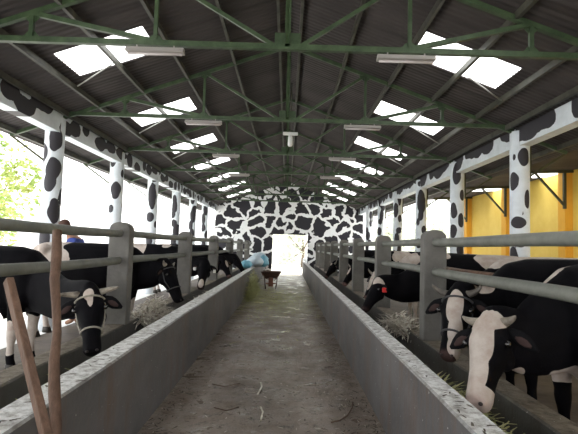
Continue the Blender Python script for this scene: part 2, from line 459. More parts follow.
for k in range(-1, 7):
    lab = ['green steel roof truss nearest overhead, out of view', 'nearest green steel truss crossing the top of the view', 'second green steel truss, over the first painted columns', 'third green steel truss along the aisle',
           'fourth green steel truss along the aisle', 'fifth green steel truss along the aisle', 'sixth green steel truss along the aisle', 'farthest green steel truss, nearest the end wall'][k+1]
    truss(k, lab)
# sag rods between purlins, one pair of rods per bay and slope
for k in range(-1, 6):
    y = Y0 + BAY*k + 1.9
    for s in (-1, 1):
        a = -3.2 if s < 0 else PX+3.2; c = -2.52 if s < 0 else PX+2.52
        m = MB(); m.tube([(a, y, roof_z(a)-.08), (c, y-.35, roof_z(c)-.08)], .011, 6)
        tag(m.build('sag_rod', M_rod, origin=((a+c)/2, y, roof_z(a))),
            'thin pale brace rod under the %s %s skylight sheet' % (['unseen overhead', 'nearest', 'second', 'third', 'fourth', 'fifth', 'sixth'][k+1], 'left' if s < 0 else 'right'), 'brace rod', 'brace rods under the skylights')
# ridge bracing lattice
for k in range(-1, 6):
    ya_, yb_ = Y0+BAY*k, Y0+BAY*(k+1); m = MB()
    m.bar((PX, ya_, 3.68), (PX, yb_, 4.78), .035); m.bar((PX, ya_, 4.78), (PX, yb_, 3.68), .035)
    tag(m.build('ridge_brace', M_steel, origin=(PX, (ya_+yb_)/2, 4.2)), 'crossed green brace on the centre line, bay %s' % ['overhead and unseen', 'between the two nearest trusses', 'between the second and third trusses', 'between the third and fourth trusses', 'between the fourth and fifth trusses', 'between the fifth and sixth trusses', 'nearest the end wall'][k+1], 'brace', 'ridge braces')

# ------------------------------------------------------------------ painted columns and beams
def set_attr(me, name, vals):
    a = me.attributes.new(name, 'FLOAT', 'POINT'); a.data.foreach_set('value', vals)
def blobfield(u, v, blobs, seed):
    w = noise.noise(Vector((u*4, v*4, seed))) * .34 + noise.noise(Vector((u*9, v*9, seed+5))) * .12
    best = -1
    for (bu, bv, ru, rv) in blobs:
        d = math.sqrt(((u-bu)/ru)**2 + ((v-bv)/rv)**2)
        best = max(best, 1.5 - d + w)
    return best
def column(x, y, rad, zt, blobs, label, seed):
    n = 40; m = int(zt/.035); rings = []
    face = math.atan2(-y, -x)                      # the side turned to the aisle's near end
    vals = []
    for i in range(m+1):
        z = zt*i/m; ring = []
        for j in range(n):
            a = 2*math.pi*j/n
            ring.append(Vector((x + rad*math.cos(a), y + rad*math.sin(a), z)))
            da = (a - face + math.pi) % (2*math.pi) - math.pi
            vals.append(blobfield(da*rad, z, blobs, seed))
        rings.append(ring)
    bb = MB(); bb.rings(rings)
    o = bb.build('painted_column', M_paint, origin=(x, y, 0))
    set_attr(o.data, 'patch', vals)
    return tag(o, label, 'column', 'cow-patterned columns')
CB = {  # (arc, height, half-width, half-height) of the dark patches
 (-1, 1): [(.03,3.17,.12,.19), (0,2.66,.14,.17), (-.03,2.45,.10,.16), (.06,1.98,.11,.22), (-.09,1.5,.1,.16), (.2,2.2,.1,.15), (-.22,2.9,.1,.2), (.05,1.1,.12,.2)],
 (-1, 2): [(-.12,3.35,.08,.16), (0,2.63,.13,.19), (-.10,2.22,.07,.10), (.14,3.05,.05,.1), (.05,1.75,.1,.16), (.24,2.3,.08,.16), (-.05,1.2,.1,.2)],
 (-1, 3): [(-.02,2.85,.13,.40), (-.06,2.22,.12,.14), (.13,2.0,.06,.1), (-.05,1.5,.1,.2), (.02,3.38,.09,.14)],
 (1, 1): [(.07,3.10,.10,.16), (-.09,3.10,.028,.07), (-.11,2.70,.09,.18), (.13,2.38,.06,.16), (-.03,2.00,.13,.09), (.05,2.16,.02,.02), (.02,1.66,.1,.08), (-.1,1.4,.1,.2)],
 (1, 2): [(-.01,3.30,.10,.26), (.13,2.78,.07,.15), (-.09,2.45,.09,.20), (.10,2.20,.07,.15), (-.09,1.93,.09,.16), (.1,1.5,.1,.2)],
 (1, 3): [(0,2.85,.13,.42), (-.09,2.30,.05,.10), (.09,2.10,.08,.12), (-.05,1.7,.1,.14), (-.02,3.42,.09,.08)],
}
posn = ['', 'first', 'second', 'third', 'fourth', 'fifth', 'sixth', 'seventh']
for s in (-1, 1):
    x = -3.99 if s < 0 else 3.905
    for k in range(-1, 7):
        bl = CB.get((s, k))
        if bl is None:
            rs = random.Random(50 + k*3 + s); bl = []; z = .5
            while z < 3.5:
                bl.append((rs.uniform(-.12, .12), z, rs.uniform(.08,.13), rs.uniform(.12,.28))); z += rs.uniform(.26, .46)
                if rs.random() < .6: bl.append((rs.uniform(.25,.5)*rs.choice((-1,1)), z-.2, .1, .2))
        if k < 1: lab = 'cow-patterned round column out of view beside the camera, %s side' % ('left' if s < 0 else 'right')
        elif k == 6: lab = 'cow-patterned round column standing nearest the end wall on the %s' % ('left' if s < 0 else 'right')
        else: lab = 'white round column with black cow patches, %s in view on the %s side' % (posn[k], 'left' if s < 0 else 'right')
        column(x, Y0+BAY*k, .155, 3.55, bl, lab, k*3.3+s)
def beam(s, x, label):
    w = .10; z0, z1 = 3.29, 3.60; ny = 720; ys = [YN + (24.93-YN)*i/ny for i in range(ny+1)]
    prof = []
    for i in range(4): prof.append((x+w, z0+(z1-z0)*i/4))
    for i in range(4): prof.append((x+w-2*w*i/4, z1))
    for i in range(4): prof.append((x-w, z1-(z1-z0)*i/4))
    for i in range(4): prof.append((x-w+2*w*i/4, z0))
    prof = list(reversed(prof)); rings = []; vals = []
    rs = random.Random(3 if s < 0 else 11); bl = []
    y = YN
    while y < 25:
        rr_ = rs.uniform(.22,.50) if s > 0 else rs.uniform(.14,.34)
        bl.append((y, rs.uniform(3.38,3.60) if s < 0 else rs.uniform(3.50,3.66), rr_, rs.uniform(.16,.30) if s > 0 else rs.uniform(.09,.17))); y += rs.uniform(.5,.95)*(1 if s > 0 else .75)
    for yy in ys:
        ring = []
        for (px, pz) in prof:
            ring.append(Vector((px, yy, pz)))
            near = [q for q in bl if abs(q[0]-yy) < 1.2]
            v = blobfield(yy, pz, near, 4.4*s)
            if pz == z0: v = min(v, .3) if s > 0 else v
            vals.append(v)
        rings.append(ring)
    bb = MB(); bb.rings(rings, smooth=False)
    o = bb.build('painted_beam', M_paint, origin=(x, 10, 3.45)); set_attr(o.data, 'patch', vals)
    tag(o, label, 'beam')
beam(-1, -3.96, 'long cow-patterned beam resting on the left row of columns')
beam(1, 3.93, 'long cow-patterned beam resting on the right row of columns')

# ------------------------------------------------------------------ fences: round-topped slab posts and two pipe rails
def fence(s, xin, ys, label):
    w = .24; t = .17; top = 1.72; x0 = xin if s > 0 else xin - w; x1 = x0 + w; xc = (x0+x1)/2
    f = thing('pipe_fence', (xc, 10, .55), label, 'fence'); o = (xc, 10, .55)
    for y in ys:
        bb = MB(); n = 12; pf = [(x0, .54), (x1, .54)]; sh = top - .10
        for i in range(n+1):
            a = math.pi*i/n; pf.append((xc + w/2*math.cos(a), sh + .10*math.sin(a)**.8 if 0 < i < n else sh))
        vs = [(x, y, z) for x, z in pf] + [(x, y+t, z) for x, z in pf]; k = len(pf)
        fs = [tuple(range(k)), tuple(reversed(range(k, 2*k)))] + [(i, (i+1) % k, (i+1) % k + k, i+k) for i in range(k)]
        bb.add(vs, fs)
        p = bb.build('post', M_post, f, o, bevel=.012)
    for nm, z in (('upper_rail', 1.585), ('lower_rail', 1.273)):
        bb = MB(); bb.tube([(xc, YN + i*(24.9-YN)/60, z + .004*math.sin(i)) for i in range(61)], .044, 16)
        bb.build(nm, M_pipe, f, o)
fence(-1, -1.82, [-1.7, 1.8] + [5.32+3.4*i for i in range(6)], 'grey pipe fence with round-topped concrete posts, left of the aisle')
fence(1, 1.47, [-.6, 2.02] + [4.92+2.62*i for i in range(8)][:8], 'grey pipe fence with round-topped concrete posts, right of the aisle')
for o in [q for q in bpy.data.objects if q.name.startswith('post') and q.parent and abs(q.parent.location.x-1.59) < .1]:
    pass
m = MB(); m.tube([(1.93, 4.2, 1.275), (1.93, 5.1, 1.27), (1.93, 6.1, 1.28)], .035, 12)
tag(m.build('wooden_pole', M_wood, origin=(1.93, 5, 1.27)), 'reddish brown wooden pole behind the nearest right-hand fence post', 'pole')

# ------------------------------------------------------------------ lamps under the trusses
ln = ['nearest', 'second', 'third', 'fourth']
for k in range(4):
    for s, x in ((-1, -1.48), (1, 1.22)):
        y = Y0 + BAY*k - .02
        t = thing('tube_lamp', (x, y, 3.52), 'unlit grey tube lamp under the %s truss, %s side' % (ln[k], 'left' if s < 0 else 'right'), 'lamp', 'unlit tube lamps')
        bb = MB()
        pf = [(-.055, 0), (.055, 0), (.03, .05), (-.03, .05)]
        vs = [(x-.31, y+a, 3.53+c) for a, c in pf] + [(x+.31, y+a, 3.53+c) for a, c in pf]
        bb.add(vs, [(0,1,2,3),(4,7,6,5),(0,4,5,1),(1,5,6,2),(2,6,7,3),(3,7,4,0)])
        bb.build('housing', M_batten, t, (x, y, 3.52))
        bb = MB(); bb.tube([(x-.29, y, 3.515), (x+.29, y, 3.515)], .015, 10); bb.build('glass_tube', M_tubeoff, t, (x, y, 3.52))
        bb = MB()
        for q in (-.2, .2): bb.tube([(x+q, y, 3.58), (x+q, y, 3.62)], .008, 6)
        bb.build('hanger', M_batten, t, (x, y, 3.52))
y = 9.2
t = thing('ridge_lamp', (.0, y, 3.5), 'small white lamp fitting with arms hanging at the centre line', 'lamp')
bb = MB(); bb.box(-.15, .15, y-.03, y+.03, 3.74, 3.80); bb.build('cross_arm', M_whitecase, t, (0, y, 3.5), bevel=.01)
bb = MB(); bb.tube([(0, y, 3.74), (0, y, 3.70), (0, y, 3.54), (0, y, 3.51)], [.035, .045, .05, .03], 14); bb.build('lamp_body', M_whitecase, t, (0, y, 3.5))
bb = MB(); bb.tube([(0, y, 3.80), (0, y, 4.82)], .012, 8); bb.build('drop_rod', M_purlin, t, (0, y, 3.5))

# ------------------------------------------------------------------ cows
def lerp(a, b, t): return a + (b-a)*t
def frame_ring(c, ax, ay, rx, ry, n=20, pw=2.0):
    out = []
    for k in range(n):
        a = 2*math.pi*k/n; cx, cy = math.cos(a), math.sin(a)
        out.append(c + ax*(rx*math.copysign(abs(cx)**(2/pw), cx)) + ay*(ry*math.copysign(abs(cy)**(2/pw), cy)))
    return out
UP = Vector((0, 0, 1))
def cow(label, chest, d, poll, muz, nrm, white=(), hwhite=(), horns=1, vox=.022, scale=1.0, zf=.10, halter=None, tags=None, legs_white=True,
        inv=False, seed=0, earcol=0, hornlen=.16, group='cows feeding along the troughs', tailside=1, pinknose=.6, H=.52, dip=.07, hornup=.42, hornmat=None, nh=1.22):
    """chest: x,y of the breast point; d: body heading; poll, muz: head points; nrm: where the forehead looks"""
    d = Vector((d[0], d[1], 0)).normalized(); lat = UP.cross(d)       # lat = left of the cow
    S = scale; L = 1.62*S
    base = Vector((chest[0], chest[1], zf)) - d*L                     # under the rump
    P = lambda s, l, z: base + d*(s*S) + lat*(l*S) + UP*(z*S)
    poll = Vector(poll); muz = Vector(muz); a = (muz-poll).normalized(); HL = (muz-poll).length
    nv = Vector(nrm); nv = (nv - a*nv.dot(a)).normalized(); hl = a.cross(nv).normalized()
    k = HL/.52
    bb = MB()
    # trunk
    T = [(-.03,1.14,.07,.10), (.02,1.12,.17,.19), (.15,1.08,.25,.27), (.35,1.03,.27,.33), (.6,.98,.305,.38), (.85,.96,.32,.40), (1.08,.97,.30,.385),
         (1.3,1.0,.25,.35), (1.47,1.02,.20,.29), (1.58,1.02,.14,.20), (1.64,1.02,.07,.11)]
    bb.rings([frame_ring(P(s, 0, z), lat, UP, w*S, h*S, 24, 2.15) for s, z, w, h in T])
    for sd in (-1, 1):
        bb.ell(P(.22, .20*sd, 1.25), (.09*S,)*3, 10, 6)                                       # hip bones
        bb.rings([frame_ring(P(s, .17*sd, z), lat, d, rl*S, rd*S, 14) for s, z, rl, rd in      # front legs
                  ((1.40,1.10,.09,.15),(1.41,.85,.09,.13),(1.39,.66,.07,.085),(1.37,.45,.052,.058),(1.37,.40,.055,.06),(1.36,.28,.036,.040),(1.36,.14,.042,.046),(1.38,.07,.044,.052))])
        bb.rings([frame_ring(P(s, .17*sd, z), lat, d, rl*S, rd*S, 14) for s, z, rl, rd in      # hind legs
                  ((.22,1.10,.11,.20),(.26,.86,.105,.17),(.20,.68,.075,.115),(.09,.54,.048,.068),(.06,.47,.046,.058),(.09,.36,.036,.042),(.12,.20,.036,.040),(.13,.13,.042,.046),(.15,.07,.044,.052))])
    # neck, from inside the shoulders to behind the poll
    n0 = P(1.20, 0, 1.02); n1 = P(1.50, 0, .98)
    back = poll - a*(.02*k) - nv*(.09*k)
    n3 = poll + a*(.10*k) - nv*(.13*k)
    n2 = n1.lerp(back, .55) - UP*(dip*S)
    ctrl = [n0, n1, n2, back, n3]; nr = [(.17,.30), (.145,.25), (.115,.19), (.085,.12), (.07,.07)]
    rings = []
    pts = []
    for i in range(len(ctrl)-1):
        for q in range(4):
            t_ = q/4; p0 = ctrl[max(i-1,0)]; p1 = ctrl[i]; p2 = ctrl[i+1]; p3 = ctrl[min(i+2, len(ctrl)-1)]
            c = .5*((2*p1)+(p2-p0)*t_+(2*p0-5*p1+4*p2-p3)*t_*t_+(3*p1-p0-3*p2+p3)*t_**3)
            pts.append((c, lerp(nr[i][0], nr[i+1][0], t_)*S, lerp(nr[i][1], nr[i+1][1], t_)*S))
    pts.append((ctrl[-1], nr[-1][0]*S, nr[-1][1]*S))
    for i, (c, rw, rh) in enumerate(pts):
        dd = (pts[min(i+1, len(pts)-1)][0] - pts[max(i-1, 0)][0]).normalized()
        sx = dd.cross(UP)
        sx = sx.normalized() if sx.length > .2 else lat.copy()
        sz = sx.cross(dd).normalized()
        hh = 1 + (nh-1)*max(0, 1-i/13)
        rings.append(frame_ring(c - sz*(rh*(hh-1)), sx, sz, rw*(.5+.5*hh), rh*hh, 18))
    bb.rings(rings)
    # head
    Q = lambda t, l, n: poll + a*(t*HL) + hl*(l*k) + nv*(n*k)
    HD = [(-.07,.055,.045,-.07), (-.02,.09,.075,-.075), (.08,.108,.10,-.095), (.2,.112,.118,-.105), (.32,.108,.122,-.110), (.45,.090,.108,-.098),
          (.6,.073,.090,-.083), (.74,.068,.078,-.073), (.85,.070,.070,-.072), (.94,.070,.064,-.070), (1.0,.058,.050,-.068), (1.03,.035,.03,-.066)]
    bb.rings([frame_ring(Q(t, 0, n), hl, nv, w*k, h*k, 20, 2.3) for t, w, h, n in HD])
    for sd in (-1, 1):
        bb.ell(Q(.25, .095*sd, -.045), (.032*k, .032*k, .032*k), 10, 6)                       # brow
        bb.ell(Q(.98, .035*sd, -.028), (.026*k, .026*k, .026*k), 8, 6)                        # nostril wings
        bb.ell(Q(.33, .075*sd, -.165), (.05*k, .05*k, .07*k), 10, 6)                          # jaw
    root = thing('cow', P(.8, 0, 0), label, 'cow', group); org = Vector(root.location)
    ob = bb.build('body', M_hide, None, org)
    md = ob.modifiers.new('r', 'REMESH'); md.mode = 'VOXEL'; md.voxel_size = vox; md.use_smooth_shade = True
    sm = ob.modifiers.new('s', 'SMOOTH'); sm.factor = .6; sm.iterations = 3
    dg = bpy.context.evaluated_depsgraph_get(); dg.update()
    me = bpy.data.meshes.new_from_object(ob.evaluated_get(dg), preserve_all_data_layers=False, depsgraph=dg)
    old = ob.data; ob.modifiers.clear(); ob.data = me; bpy.data.meshes.remove(old); me.name = 'cow_body'
    if not me.materials: me.materials.append(M_hide)
    me.polygons.foreach_set('use_smooth', [True]*len(me.polygons))
    ob.location = (0, 0, 0); ob.parent = root
    wv = []; pv = []
    for v in me.vertices:
        w = v.co + org; r = w - poll
        t = r.dot(a)/HL; l = r.dot(hl)/k; n = r.dot(nv)/k
        nn = noise.noise(w*5.5 + Vector((seed*3.1, 0, 0)))*.28 + noise.noise(w*14 + Vector((seed, 2, 0)))*.09
        pk = 0.0
        if -.12 < t < 1.2 and abs(l) < .17 and -.24 < n < .08:
            val = 0.
            for (bt, bl_, rt, rl) in hwhite:
                dd = math.sqrt(((t-bt)/rt)**2 + ((l-bl_)/rl)**2) + (max(0, -n-.12)*6 if rl < .3 else 0)
                val = max(val, 1.5 - dd + nn*.5)
            pk = max(0, min(1, (t-.90)/.06))*pinknose
        else:
            rb = w - base; s = rb.dot(d)/S; l2 = rb.dot(lat)/S; z = rb.z/S; val = 0.
            for bl_ in white:
                bs, bz, rs_, rz_ = bl_[:4]; sdn = bl_[4] if len(bl_) > 4 else 0
                if sdn and l2*sdn < 0: continue
                val = max(val, 1.5 - math.sqrt(((s-bs)/rs_)**2 + ((z-bz)/rz_)**2) + nn)
            if legs_white and z < .62 and (abs(l2) < .3): val = max(val, 1.5 - (z/.50) + nn)
        if inv: val = 1-val
        wv.append(val); pv.append(pk)
    set_attr(me, 'white', wv); set_attr(me, 'pink', pv)
    o = org
    # eyes, nostrils, ears, horns, hooves, tail, udder
    ears = {}
    for sd in (-1, 1):
        e = MB(); e.ell(Q(.27, .117*sd, -.050), (.021*k,)*3, 12, 8); e.build('eye', M_eye, root, o)
        e = MB(); e.ell(Q(1.0, .036*sd, -.012), (.013*k, .013*k, .010*k), 8, 6); e.build('nostril', M_nose, root, o)
        rt = Q(.06, .095*sd, -.085); out = (hl*sd*1.0 - nv*.25 + a*.42).normalized(); wd = a.cross(out).normalized() if abs(a.dot(out)) < .9 else nv
        wd = (UP - out*UP.dot(out)).normalized()
        th = out.cross(wd).normalized(); e = MB(); rg = []
        for q, (w_, t_) in enumerate(((.020,.018),(.036,.02),(.048,.018),(.046,.015),(.032,.012),(.010,.006))):
            cc = rt + out*(.035*q*k) - UP*(.006*q*k)
            rg.append(frame_ring(cc, wd, th, w_*k, t_*k, 12))
        e.rings(rg); ear = e.build('ear', M_earblack, root, o); ears[sd] = ear
        if (nv.dot(th)) < 0: th = -th
        e = MB(); e.rings([frame_ring(rt + out*((.05+.03*q)*k) - UP*(.01+.005*q)*k + th*.013*k, wd, th, w_*k, .006*k, 10) for q, w_ in enumerate((.014,.024,.022,.008))])
        e.build('inner_ear', M_earpink, ear, o)
        if horns:
            e = MB(); h0 = Q(-.01, .075*sd, -.055); hp = []; hr = []
            for q in range(7):
                f = q/6; hp.append(h0 + hl*sd*(hornlen*(1.0*f - .25*f*f)) - a*(hornlen*(.08*f + hornup*f*f)) + nv*(hornlen*(.15*f + .22*f*f))); hr.append((.026*(1-f)**.7 + .004)*k)
            e.tube(hp, hr, 12); e.build('horn', hornmat or M_horn, root, o)
    for s_, sd in ((1.38,-1),(1.38,1),(.15,-1),(.15,1)):
        for q in (-1, 1):
            e = MB(); e.rings([frame_ring(P(s_+.005+z*-.15, .17*sd + .024*q, z), lat, d, rl*S, rd*S, 10) for z, rl, rd in ((.0,.028,.062),(.045,.025,.053),(.085,.020,.042))])
            e.build('hoof', M_hoof, root, o)
    e = MB(); tp = [P(-.02, 0, 1.20), P(-.08, 0, 1.15), P(-.10, .01*tailside, 1.0), P(-.09, .02*tailside, .7), P(-.08, .03*tailside, .5)]
    e.tube(tp, [.035*S, .028*S, .02*S, .015*S, .012*S], 8)
    e.tube([tp[-1], P(-.08, .03*tailside, .42), P(-.08, .03, .33), P(-.08, .03, .26)], [.02*S, .04*S, .035*S, .008*S], 8); e.build('tail', M_earblack, root, o)
    e = MB(); e.ell(P(.38, 0, .62), (.15*S, .13*S, .13*S), 14, 10)
    for q in (-1, 1):
        for r_ in (-1, 1): e.tube([P(.38+.07*r_, .06*q, .55), P(.38+.07*r_, .06*q, .46)], [.016*S, .011*S], 8)
    e.build('udder', M_udder, root, o)
    if halter:
        e = MB()
        def loop(t, w, h, n0_):
            return [Q(t, w*math.cos(q*math.pi/12), n0_ + h*math.sin(q*math.pi/12)) for q in range(25)]
        e.tube(loop(.64, .079, .096, -.084), .008*k, 6, cap=False)
        e.tube(loop(.10, .116, .112, -.098), .008*k, 6, cap=False)
        for sd in (-1, 1): e.tube([Q(.10, .116*sd, -.10), Q(.4, .104*sd, -.12), Q(.64, .080*sd, -.09)], .008*k, 6)
        e.build('halter', halter, root, o)
    if tags:
        for sd, mt, nm in tags:
            e = MB(); c = Q(.06, .095*sd, -.085) + (hl*sd - nv*.25 + a*.42).normalized()*.10*k - UP*.05*k + nv*.02
            e.box(c.x-.028, c.x+.028, c.y-.028, c.y+.028, c.z-.035, c.z+.03)
            tag(e.build('ear_tag', mt, ears[sd], o, bevel=.008), nm)
    return root

# right side, from the camera on
cow('black cow with broad white blazed face and short horns, nearest on the right', (1.74, 3.13), (-1, -.06), (1.27, 2.93, 1.085), (1.065, 2.63, .66), (-1, -1.0, .3),
    white=[(1.52,1.25,.13,.13,-1), (1.1,.62,.5,.12), (.3,1.2,.3,.3), (1.86,.60,.05,.08)], hwhite=[(.03,.0,.15,.10), (.3,.01,.32,.074), (.7,.02,.34,.066), (.95,.0,.16,.12)], vox=.016, seed=1, pinknose=.35, hornlen=.115, hornup=.10, dip=.10, nh=1.5, legs_white=False)
cow('black cow with narrow white blaze and dark ears, second on the right', (1.80, 4.05), (-1, -.05), (1.385, 3.78, 1.175), (1.215, 3.50, .725), (-.75, -1, .3),
    white=[(1.75,1.12,.10,.07), (.9,.6,.4,.12)], hwhite=[(.25,-.01,.28,.060), (.6,-.03,.24,.045), (.85,-.05,.16,.055)], vox=.018, seed=2, pinknose=.15, hornlen=.16, hornup=.25, dip=.09, nh=1.2, halter=M_ropedark, hornmat=M_horndark, legs_white=False)
cow('cow with white and black back behind the nearest fence post, right side', (2.45, 5.65), (-1, .03), (2.02, 5.5, 1.0), (1.93, 5.25, .54), (-.3, -1, .3),
    white=[(1.3,1.35,.38,.22), (.75,1.42,.28,.14), (.2,1.3,.2,.3)], hwhite=[(.3,0,.3,.05)], vox=.024, seed=3)
cow('black cow with white poll and a red ear tag, reaching into the right trough', (1.86, 6.6), (-1, -.04), (1.24, 6.40, 1.05), (1.02, 6.22, .70), (-1, -.35, .5),
    white=[(1.25,1.40,.10,.10), (.5,1.3,.3,.2)], hwhite=[(-.02,0,.16,.10)], vox=.02, seed=4, horns=0, tags=[(-1, M_redtag, 'red ear tag')], pinknose=.1)
cow('black and white cow feeding behind the second right-hand fence post', (2.1, 8.6), (-1, .0), (1.62, 8.5, 1.05), (1.42, 8.35, .62), (-1, -.7, .3),
    white=[(1.45,1.2,.2,.2), (.9,1.1,.2,.4), (.3,1.2,.2,.2)], hwhite=[(.3,0,.4,.05)], vox=.03, seed=5)
cow('dark cow feeding between the third and fourth right-hand posts', (2.1, 11.4), (-1, .02), (1.6, 11.3, 1.06), (1.35, 11.1, .64), (-1, -.5, .3),
    white=[(.9,1.2,.25,.2)], hwhite=[(.3,0,.2,.04)], vox=.03, seed=6)
cow('dark cow with lowered head, farthest feeding on the right', (2.1, 14.8), (-1, .0), (1.45, 14.7, 1.0), (1.2, 14.5, .58), (-1, -.5, .3),
    white=[(.5,1.2,.3,.2)], hwhite=[(.1,0,.1,.04)], vox=.035, seed=7)
# left side
cow('black cow with horns, white forehead star and rope halter, nearest on the left', (-2.60, 5.05), (1, -.10), (-1.745, 4.12, 1.05), (-1.575, 3.84, .60), (.35, -1, .25),
    white=[(.35,.75,.3,.16), (1.38,.36,.13,.20)], hwhite=[(.07,0.004,.10,.040), (.17,-.006,.12,.022)], vox=.018, seed=8, halter=M_rope, pinknose=0, hornlen=.23, hornup=-.16, scale=.97, legs_white=False, dip=.10, nh=1.35)
cow('cow with white rump and black forequarters, head between the two nearest left posts', (-2.1, 6.9), (1, .03), (-1.70, 6.85, 1.18), (-1.48, 6.72, .68), (1, -.25, .5),
    white=[(.05,1.15,.52,.55), (.75,.60,.3,.12)], hwhite=[], vox=.02, seed=9, horns=1, hornlen=.1, halter=M_ropedark, pinknose=0)
cow('black cow facing the camera with pale ear tags, between the second and third left posts', (-2.15, 9.95), (1, -.10), (-1.69, 9.62, 1.12), (-1.72, 9.33, .62), (.1, -1, .25),
    white=[(.5,1.25,.3,.2), (1.2,1.4,.12,.12)], hwhite=[(.85,.0,.16,.05)], vox=.025, seed=10, tags=[(-1, M_whitetag, 'white ear tag'), (1, M_whitetag, 'white ear tag')], horns=0, pinknose=.1)
cow('black cow with its head just past the third left post', (-2.1, 12.9), (1, 0), (-1.7, 12.75, 1.10), (-1.5, 12.55, .64), (.8, -.8, .3),
    white=[(.2,1.2,.3,.3)], hwhite=[(.3,0,.2,.04)], vox=.03, seed=11, horns=0)
cow('black cow reaching over the trough, farthest on the left', (-2.05, 15.2), (1, -.05), (-1.60, 15.1, 1.12), (-1.33, 14.95, .66), (1, -.3, .4),
    white=[(1.3,1.38,.1,.1), (.5,.9,.2,.2)], hwhite=[], vox=.03, seed=12, horns=0, pinknose=0)

# ------------------------------------------------------------------ person behind the left cows
def skin_body(name, verts, edges, rad, m, parent, org, sub=2, root=0):
    me = bpy.data.meshes.new(name); me.from_pydata([Vector(v)-Vector(org) for v in verts], edges, [])
    o = bpy.data.objects.new(name, me); COL.objects.link(o)
    o.modifiers.new('k', 'SKIN')
    for i, r in enumerate(rad): me.skin_vertices[0].data[i].radius = (r, r) if not hasattr(r, '__len__') else r
    me.skin_vertices[0].data[root].use_root = True
    s = o.modifiers.new('s', 'SUBSURF'); s.levels = sub; s.render_levels = sub
    dg = bpy.context.evaluated_depsgraph_get(); dg.update()
    m2 = bpy.data.meshes.new_from_object(o.evaluated_get(dg), depsgraph=dg)
    o.modifiers.clear(); o.data = m2; m2.materials.clear(); m2.materials.append(m)
    m2.polygons.foreach_set('use_smooth', [True]*len(m2.polygons)); o.parent = parent
    return o
px, py = -3.57, 7.75
person = thing('person', (px, py, .1), 'person in a blue shirt bending forward behind the white-rumped cow on the left', 'person')
V = [(px+.10,py,1.00),(px+.06,py,1.20),(px-.0,py,1.42),(px-.06,py-.02,1.56),(px-.10,py-.05,1.66),     # pelvis..neck..head base
     (px+.02,py+.19,1.46),(px-.02,py+.27,1.20),(px-.14,py+.22,1.02),                                   # far arm
     (px+.04,py-.19,1.46),(px-.0,py-.27,1.20),(px-.12,py-.24,1.02),                                    # near arm
     (px+.10,py+.10,.92),(px+.10,py+.12,.55),(px+.14,py+.12,.18),(px+.02,py+.12,.13),
     (px+.10,py-.10,.92),(px+.06,py-.12,.55),(px+.10,py-.12,.18),(px-.02,py-.12,.13)]
E = [(0,1),(1,2),(2,3),(3,4),(2,5),(5,6),(6,7),(2,8),(8,9),(9,10),(0,11),(11,12),(12,13),(13,14),(0,15),(15,16),(16,17),(17,18)]
skin_body('body', V, E, [.13,.13,.14,.06,.055,.07,.045,.03,.07,.045,.03,.09,.06,.045,.035,.09,.06,.045,.035], M_skin, person, person.location)
skin_body('shirt', V[:3]+[(px-.04,py-.01,1.50)]+V[5:7]+V[8:10], [(0,1),(1,2),(2,3),(2,4),(4,5),(2,6),(6,7)], [.15,.15,.165,.08,.09,.062,.09,.062], M_shirt, person, person.location)
skin_body('trousers', [V[0]]+V[11:14]+V[15:18], [(0,1),(1,2),(2,3),(0,4),(4,5),(5,6)], [.145,.11,.08,.065,.11,.08,.065], M_trouser, person, person.location)
hc = Vector((px-.17, py-.06, 1.70))
e = MB(); e.ell(hc, (.095, .075, .12), 20, 14); e.ell(hc+Vector((-.095,0,-.01)), (.018,.013,.028), 8, 6)
e.ell(hc+Vector((-.075,-.0,-.055)), (.02,.028,.012), 8, 6)
for sd in (-1, 1): e.ell(hc+Vector((.01,.077*sd,-.005)), (.018,.012,.03), 8, 6)
e.build('head', M_skin, person, person.location)
for sd in (-1, 1):
    e = MB(); e.ell(hc+Vector((-.085,.03*sd,.012)), (.012,.014,.009), 8, 6); e.build('eye', M_eye, person, person.location)
    e = MB(); c = Vector(V[7] if sd > 0 else V[10]); e.ell(c+Vector((-.02,0,-.05)), (.035,.02,.045), 10, 8)
    for q in range(4): e.tube([c+Vector((-.05+.02*q,0,-.08)), c+Vector((-.058+.02*q,0,-.115)), c+Vector((-.05+.02*q,-.01,-.145+.006*abs(q-1.5)))], [.009,.008,.006], 8)
    e.tube([c+Vector((.005,0,-.03)), c+Vector((.025,-.01,-.07)), c+Vector((.02,-.015,-.10))], [.011,.009,.007], 8)
    e.build('hand', M_skin, person, person.location)
e = MB(); e.ell(hc+Vector((.018,0,.032)), (.097,.084,.105), 20, 14); e.build('hair', M_hair, person, person.location)

# ------------------------------------------------------------------ two stakes leaning on the left trough wall
m = MB(); p0 = Vector((-.85, 1.86, .0)); p1 = Vector((-1.295, 2.585, 1.545)); pts = [p0.lerp(p1, i/12) + Vector((.006*math.sin(i*1.7), .006*math.cos(i*2.3), 0)) for i in range(13)]
m.tube(pts, [.024 + .0035*math.sin(i*1.3) for i in range(13)], 12)
tag(m.build('wooden_stake', M_wood, origin=tuple(p0)), 'upright brown wooden stake leaning on the left trough wall', 'stake')
m = MB(); p0 = Vector((-.50, 1.55, .0)); p1 = Vector((-1.315, 2.20, 1.30))
m.bar(p0, p1, .034, .05)
tag(m.build('wooden_stake', M_wood, origin=tuple(p0), bevel=.005), 'slanting brown wooden stake leaning against the upright one at lower left', 'stake')

